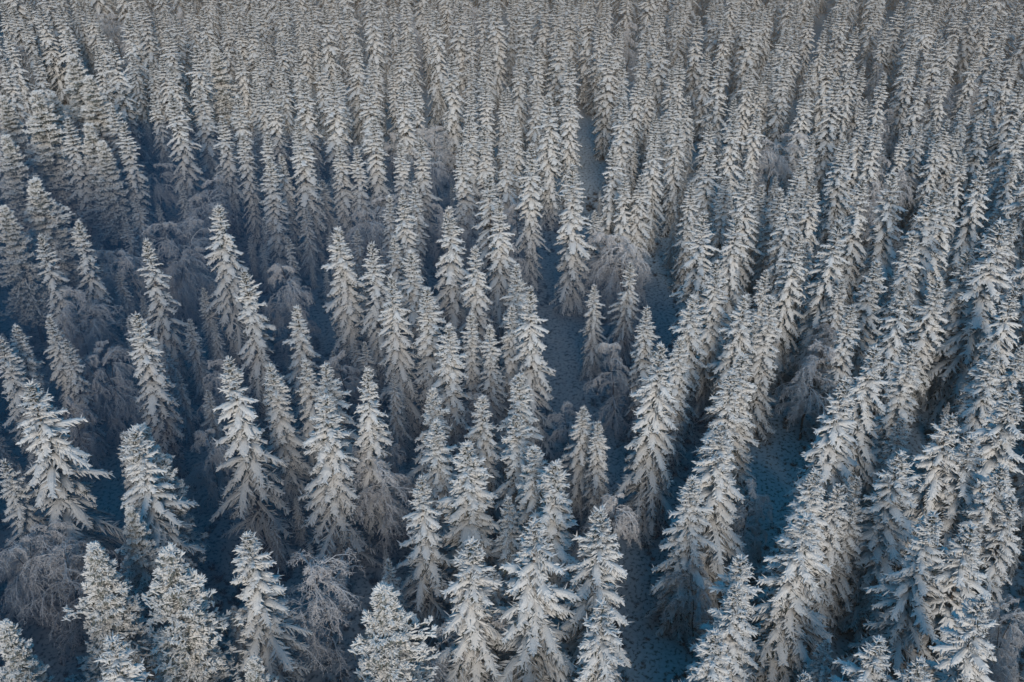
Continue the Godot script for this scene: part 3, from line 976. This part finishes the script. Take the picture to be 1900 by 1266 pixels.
	spruce("slender snowy spruce, third one down and left of the pale wide birch", 40.14, -122.73, 16.14, 2.10)
	spruce("slender snowy spruce, third one right of the pale right birch", 62.79, -122.84, 15.76, 1.99)
	spruce("slender snowy spruce, nearest one down and right of the pale right birch", 56.60, -122.03, 13.61, 1.57)
	spruce("slender snowy spruce, third one below the pale top birch", -13.66, -123.30, 15.78, 2.00)
	spruce("slender snowy spruce, second one up and right of the tall upper spruce", -26.18, -123.66, 16.18, 2.11)
	spruce("slender snowy spruce, third one up and left of the round upper birch", 27.88, -122.93, 13.65, 1.57)
	spruce("slender snowy spruce, fourth one below the top edge birch", -39.37, -123.89, 15.41, 1.90)
	spruce("slender snowy spruce, just left of the pinkish small birch", 44.20, -123.26, 13.18, 1.52)
	spruce("slender snowy spruce, nearest one above the tall upper spruce", -30.13, -123.79, 14.58, 1.68)
	spruce("slender snowy spruce, just up and right of the round upper birch", 36.60, -123.79, 14.58, 1.68)
	spruce("slender snowy spruce, just right of the great fluffy pine", -57.71, -124.26, 14.60, 1.68)
	birch("grey frosted birch, just above the pale round birch", -15.70, -122.05, 8.62, 2.02)
	spruce("slender snowy spruce, third one left of the slim trail birch", -5.34, -125.24, 13.74, 1.58)
	spruce("slender snowy spruce, second one left of the round upper birch", 22.28, -125.10, 13.25, 1.52)
	spruce("slender snowy spruce, second one above the tall upper spruce", -32.14, -126.14, 14.68, 1.70)
	spruce("slender snowy spruce, third one below the pinkish top birch", 13.66, -126.14, 14.68, 1.70)
	spruce("slender snowy spruce, second one left of the slim trail birch", -3.11, -126.62, 14.70, 1.71)
	spruce("slender snowy spruce, nearest one left of the slim trail birch", -1.39, -127.00, 13.33, 1.53)
	pine("tall pine with a drooping top above the left edge pine group", -56.12, -128.98, 17.82, 4.40)
	spruce("tall slender snowy spruce, nearest one right of the pale right birch", 61.86, -128.47, 16.40, 2.18)
	spruce("slender snowy spruce, second one below the pale top birch", -12.42, -127.83, 14.30, 1.64)
	spruce("slender snowy spruce, just down and right of the pale corner birch", -46.27, -127.48, 13.34, 1.53)
	spruce("slender snowy spruce, third one above the tall upper spruce", -33.40, -128.08, 14.76, 1.72)
	birch("grey frosted birch, just left of the slim trail birch", -10.42, -126.38, 9.55, 2.53)
	spruce("slender snowy spruce, nearest one up and left of the slim trail birch", -0.34, -127.96, 13.36, 1.54)
	spruce("slender snowy spruce, second one below the pinkish top birch", 16.03, -129.06, 14.80, 1.73)
	spruce("slender snowy spruce, just above the pinkish small birch", 48.24, -129.06, 14.80, 1.73)
	spruce("tall full snowy spruce, just below the pale corner birch", -52.01, -131.45, 18.99, 3.02)
	spruce("slender snowy spruce, nearest one up and left of the pale right birch", 53.70, -129.80, 14.38, 1.65)
	spruce("slender snowy spruce, nearest one up and right of the slim trail birch", 3.02, -130.09, 13.93, 1.60)
	spruce("slender snowy spruce, third one down and left of the pale top birch", -22.39, -130.56, 14.86, 1.75)
	spruce("slender snowy spruce, nearest one up and right of the pale right birch", 56.88, -131.07, 14.88, 1.75)
	spruce("slender snowy spruce, fifth one up and left of the round upper birch", 27.41, -131.60, 16.15, 2.10)
	spruce("slender snowy spruce, second one up and left of the slim trail birch", -3.56, -131.58, 14.90, 1.76)
	spruce("slender snowy spruce, just down and right of the pale top birch", -7.84, -132.12, 16.18, 2.11)
	spruce("slender snowy spruce, second one above the round upper birch", 36.15, -132.25, 15.78, 2.00)
	spruce("slender snowy spruce, third one down and right of the pinkish top birch", 21.43, -132.34, 14.48, 1.67)
	spruce("slender snowy spruce, fourth one down and left of the pale wide birch", 39.72, -133.13, 14.96, 1.78)
	spruce("slender snowy spruce, second one up and right of the slim trail birch", 7.41, -133.82, 15.85, 2.02)
	spruce("slender snowy spruce, fourth one up and left of the round upper birch", 31.53, -133.38, 14.52, 1.67)
	spruce("slender snowy spruce, third one below the top edge birch", -45.45, -133.66, 14.98, 1.78)
	spruce("slender snowy spruce, nearest one up and left of the great fluffy pine", -67.75, -133.98, 15.43, 1.90)
	spruce("slender snowy spruce, fourth one above the tall upper spruce", -31.03, -134.01, 13.59, 1.56)
	spruce("slender snowy spruce, fourth one up and right of the tall upper spruce", -25.70, -134.71, 15.03, 1.79)
	spruce("slender snowy spruce, nearest one down and left of the pale wide birch", 45.73, -134.96, 14.58, 1.68)
	spruce("slender snowy spruce, nearest one above the round upper birch", 34.55, -135.07, 13.62, 1.57)
	spruce("slender snowy spruce, second one up and left of the pale right birch", 54.13, -136.33, 15.09, 1.81)
	birch("pinkish small birch in the upper right among crowded spruces", 51.74, -133.71, 8.21, 1.81)
	spruce("tall slender snowy spruce, just down and left of the pinkish top birch", 13.26, -137.40, 16.81, 2.30)
	spruce("slender snowy spruce, second one down and right of the pinkish top birch", 23.28, -136.87, 15.11, 1.82)
	spruce("tall slender snowy spruce, nearest one below the top edge birch", -43.33, -137.49, 16.41, 2.18)
	spruce("slender snowy spruce, third one up and left of the slim trail birch", -5.57, -137.22, 13.70, 1.58)
	spruce("slender snowy spruce, nearest one below the pinkish top birch", 15.25, -137.67, 14.69, 1.70)
	spruce("slender snowy spruce, second one down and left of the pale wide birch", 43.69, -137.98, 15.16, 1.83)
	spruce("slender snowy spruce, nearest one down and left of the pale top birch", -19.39, -137.97, 14.23, 1.64)
	spruce("slender snowy spruce, nearest one above the slim trail birch", 1.12, -137.97, 14.23, 1.64)
	spruce("slender snowy spruce, sixth one above the tall upper spruce", -29.93, -138.78, 14.73, 1.72)
	spruce("slender snowy spruce, fifth one above the tall upper spruce", -35.47, -139.08, 14.27, 1.64)
	spruce("slender snowy spruce, third one above the round upper birch", 36.05, -139.34, 14.75, 1.72)
	spruce("slender snowy spruce, nearest one below the pale top birch", -15.21, -140.03, 15.68, 1.97)
	birch("pinkish slim birch left of the trail in the upper middle", 1.73, -139.40, 8.37, 2.22)
	pine("frosted fluffy pine, just down and right of the top edge birch", -40.86, -140.23, 15.25, 3.24)
	spruce("slender snowy spruce, nearest one above the pale right birch", 59.82, -141.60, 16.17, 2.11)
	spruce("slender snowy spruce, second one above the slim trail birch", 3.41, -141.38, 15.29, 1.86)
	spruce("slender snowy spruce, second one below the top edge birch", -49.31, -141.13, 13.84, 1.59)
	spruce("slender snowy spruce, second one right of the pale right birch", 70.28, -141.13, 13.84, 1.59)
	spruce("tall slender snowy spruce, fourth one left of the pinkish top birch", 6.45, -142.57, 17.03, 2.37)
	spruce("slender snowy spruce, just above the great fluffy pine", -67.24, -141.70, 13.86, 1.59)
	spruce("slender snowy spruce, second one up and right of the pale right birch", 65.16, -141.70, 13.86, 1.59)
	birch("pale birch between dark spruces of the upper right", 59.55, -138.84, 10.52, 2.75)
	spruce("slender snowy spruce, nearest one down and right of the pinkish top birch", 21.23, -143.36, 16.25, 2.13)
	spruce("slender snowy spruce, just down and right of the top edge birch", -38.45, -142.86, 13.91, 1.60)
	spruce("slender snowy spruce, second one left of the pale top birch", -22.29, -143.72, 15.39, 1.89)
	spruce("slender snowy spruce, just right of the pale wide birch", 56.91, -143.72, 15.39, 1.89)
	spruce("slender snowy spruce, third one up and right of the pale right birch", 70.16, -145.47, 14.50, 1.67)
	birch("grey frosted birch, just right of the pale right birch", 66.74, -145.38, 9.18, 2.32)
	spruce("tall full snowy spruce, nearest one right of the pale top birch", -10.98, -148.68, 17.70, 2.58)
	spruce("slender snowy spruce, just down and left of the top edge birch", -50.01, -147.99, 15.55, 1.93)
	birch("grey frosted birch, just down and left of the pale top birch", -22.38, -146.56, 9.21, 2.33)
	spruce("slender snowy spruce, nearest one left of the pale wide birch", 49.77, -148.86, 15.12, 1.82)
	spruce("slender snowy spruce, second one up and left of the great fluffy pine", -74.01, -149.50, 15.14, 1.82)
	spruce("slender snowy spruce, nearest one above the drooping pine", -65.07, -149.81, 15.15, 1.83)
	spruce("tall slender snowy spruce, fourth one above the round upper birch", 35.17, -151.37, 17.00, 2.36)
	spruce("tall slender snowy spruce, sixth one up and right of the pale right birch", 72.28, -151.48, 16.58, 2.23)
	spruce("tall slender snowy spruce, fourth one left of the pale top birch", -27.71, -152.63, 17.47, 2.50)
	spruce("slender snowy spruce, fifth one right of the top edge birch", -33.69, -151.72, 14.73, 1.71)
	spruce("tall full snowy spruce, nearest one left of the pale top birch", -20.72, -153.27, 17.90, 2.64)
	birch("grey frosted birch, just below the pale wide birch", 55.53, -151.52, 9.09, 2.27)
	spruce("slender snowy spruce, second one right of the top edge birch", -39.38, -154.47, 15.80, 2.00)
	spruce("slender snowy spruce, third one right of the pinkish top birch", 28.18, -154.47, 15.80, 2.00)
	spruce("slender snowy spruce, fifth one right of the pinkish top birch", 32.36, -154.72, 15.34, 1.87)
	spruce("slender snowy spruce, nearest one left of the pinkish top birch", 13.15, -155.03, 14.85, 1.75)
	spruce("slender snowy spruce, second one left of the pale wide birch", 41.61, -155.03, 14.85, 1.75)
	spruce("tall slender snowy spruce, second one right of the pale top birch", -8.03, -156.87, 16.80, 2.30)
	spruce("tall slender snowy spruce, fourth one right of the pale top birch", -2.25, -156.87, 16.80, 2.30)
	spruce("tall slender snowy spruce, third one above the slim trail birch", 1.86, -156.87, 16.80, 2.30)
	spruce("tall slender snowy spruce, second one up and right of the pale wide birch", 62.61, -157.02, 16.36, 2.16)
	spruce("slender snowy spruce, third one left of the pale top birch", -24.64, -157.21, 15.91, 2.03)
	spruce("slender snowy spruce, just up and left of the pale wide birch", 50.95, -157.90, 15.93, 2.04)
	spruce("tall slender snowy spruce, second one left of the pinkish top birch", 12.08, -158.42, 16.41, 2.18)
	spruce("slender snowy spruce, nearest one right of the top edge birch", -47.29, -158.85, 15.49, 1.92)
	spruce("slender snowy spruce, nearest one up and right of the pale wide birch", 59.50, -159.31, 15.99, 2.06)
	spruce("slender snowy spruce, nearest one right of the pinkish top birch", 21.64, -159.16, 15.00, 1.78)
	spruce("slender snowy spruce, second one above the pale right birch", 69.35, -159.56, 15.51, 1.92)
	spruce("slender snowy spruce, nearest one up and left of the drooping pine", -72.75, -160.03, 16.01, 2.06)
	spruce("slender snowy spruce, fifth one left of the pinkish top birch", 6.94, -160.03, 16.01, 2.06)
	spruce("slender snowy spruce, fourth one right of the pinkish top birch", 32.39, -160.03, 16.01, 2.06)
	spruce("slender snowy spruce, sixth one right of the pinkish top birch", 36.18, -160.03, 16.01, 2.06)
	spruce("slender snowy spruce, seventh one up and right of the pale right birch", 77.82, -160.03, 16.01, 2.06)
	spruce("slender snowy spruce, second one above the drooping pine", -70.14, -160.39, 16.03, 2.07)
	spruce("slender snowy spruce, fourth one right of the top edge birch", -36.09, -160.75, 16.04, 2.07)
	spruce("slender snowy spruce, fifth one up and right of the pale right birch", 74.50, -160.58, 15.05, 1.80)
	spruce("slender snowy spruce, fourth one up and right of the pale right birch", 72.34, -161.11, 16.05, 2.08)
	spruce("slender snowy spruce, just right of the pale corner birch", -57.62, -161.47, 16.07, 2.08)
	spruce("slender snowy spruce, second one up and left of the drooping pine", -75.71, -162.44, 15.62, 1.95)
	spruce("slender snowy spruce, third one right of the pale top birch", -4.68, -162.44, 15.62, 1.95)
	spruce("slender snowy spruce, just above the pale top birch", -16.44, -162.81, 15.63, 1.96)
	spruce("slender snowy spruce, sixth one left of the pinkish top birch", 5.13, -162.81, 15.63, 1.96)
	spruce("slender snowy spruce, just above the pale wide birch", 57.36, -162.75, 15.12, 1.82)
	spruce("slender snowy spruce, third one right of the top edge birch", -39.82, -163.18, 15.64, 1.96)
	spruce("slender snowy spruce, second one right of the pinkish top birch", 26.65, -163.49, 15.15, 1.82)
	spruce("full snowy spruce, third one left of the pinkish top birch", 9.47, -163.90, 15.36, 2.53)
	birch("grey frosted birch, just above the great fluffy pine", -78.41, -162.05, 9.56, 2.54)
	birch("grey frosted birch, just left of the drooping pine", -73.98, -163.06, 8.83, 2.13)
	birch("low frosted birch, just down and left of the pinkish top birch", 15.44, -164.12, 8.30, 1.85)
	birch("pale wide birch near the top edge at the right", 58.57, -166.31, 9.89, 2.73)
	birch("grey frosted birch, just down and right of the pale corner birch", -61.62, -166.82, 8.64, 2.02)
	birch("grey frosted birch, just down and right of the top edge birch", -46.86, -169.56, 8.53, 2.32)
	birch("pale birch near the top edge left of the middle", -16.42, -170.27, 11.47, 3.00)
	birch("tall pinkish birch at the top edge in warm haze", 19.95, -173.14, 10.27, 2.97)
	birch("grey frosted birch, just down and left of the pale corner birch", -71.56, -175.43, 8.51, 1.96)
	birch("pale slim birch near the top left corner", -69.45, -178.93, 9.67, 2.60)
	birch("pale birch touching the top edge at the upper left", -58.45, -181.36, 10.21, 2.94)
	birch("grey frosted birch, just right of the pale top birch", -6.67, -181.39, 9.97, 2.79)
	# listed trees past the three hundred that show largest
	rest_spruce(-67.53, -164.97, 15.20, 1.84)
	rest_spruce(-3.67, -144.04, 13.95, 1.60)
	rest_spruce(33.35, -133.38, 13.05, 1.50)
	rest_spruce(18.53, -134.42, 13.09, 1.50)
	rest_spruce(-34.03, -148.91, 14.12, 1.62)
	rest_spruce(-33.79, -154.85, 13.68, 1.71)
	rest_spruce(-31.41, -153.40, 14.28, 1.64)
	rest_spruce(-62.23, -154.06, 14.30, 1.64)
	rest_spruce(16.18, -154.06, 14.30, 1.64)
	rest_spruce(-41.44, -155.40, 14.34, 1.65)
	rest_spruce(18.49, -142.70, 13.37, 1.54)
	rest_spruce(-54.26, -143.87, 13.41, 1.54)
	rest_spruce(28.11, -145.06, 13.45, 1.55)
	rest_spruce(-35.56, -146.26, 13.49, 1.55)
	rest_spruce(-60.32, -146.87, 13.52, 1.55)
	rest_spruce(38.88, -160.96, 14.53, 1.67)
	rest_spruce(46.91, -161.67, 14.56, 1.67)
	rest_spruce(-31.67, -162.40, 14.58, 1.68)
	rest_spruce(-36.98, -149.34, 13.60, 1.56)
	rest_spruce(-79.13, -163.86, 14.63, 1.69)
	rest_spruce(-61.04, -165.35, 14.68, 1.70)
	rest_spruce(-81.47, -165.35, 14.68, 1.70)
	rest_spruce(-51.68, -166.11, 14.71, 1.71)
	rest_spruce(-34.46, -166.11, 14.71, 1.71)
	rest_spruce(-69.92, -166.48, 14.72, 1.71)
	rest_spruce(-41.58, -166.86, 14.73, 1.71)
	rest_spruce(42.22, -151.24, 13.66, 1.57)
	rest_spruce(48.47, -138.12, 12.67, 1.46)
	rest_spruce(46.59, -152.54, 13.71, 1.58)
	rest_spruce(-16.63, -139.22, 12.70, 1.46)
	rest_spruce(-6.18, -155.18, 13.79, 1.59)
	rest_spruce(-51.12, -142.05, 12.80, 1.47)
	rest_spruce(-33.25, -142.05, 12.80, 1.47)
	rest_spruce(-44.21, -157.21, 13.86, 1.59)
	rest_spruce(-75.34, -158.59, 13.91, 1.60)
	rest_spruce(65.64, -159.99, 13.95, 1.60)
	rest_spruce(59.04, -145.56, 12.91, 1.48)
	rest_spruce(49.92, -161.41, 14.00, 1.61)
	rest_spruce(-20.33, -162.13, 14.02, 1.61)
	rest_spruce(-55.42, -164.32, 14.09, 1.62)
	rest_spruce(-57.15, -165.07, 14.11, 1.62)
	rest_spruce(-13.79, -166.57, 14.16, 1.63)
	rest_spruce(-46.37, -167.33, 14.19, 1.63)
	rest_spruce(15.40, -167.33, 14.19, 1.63)
	rest_spruce(24.19, -167.33, 14.19, 1.63)
	rest_spruce(41.56, -167.33, 14.19, 1.63)
	rest_spruce(-19.45, -168.48, 14.22, 1.64)
	rest_spruce(-0.20, -168.48, 14.22, 1.64)
	rest_spruce(69.81, -168.87, 14.24, 1.64)
	rest_spruce(-30.16, -155.04, 13.22, 1.52)
	rest_spruce(57.66, -157.74, 13.30, 1.53)
	rest_spruce(46.57, -168.65, 13.64, 1.57)
	rest_spruce(-28.49, -169.43, 13.66, 1.57)
	rest_spruce(26.81, -170.91, 12.41, 1.43)
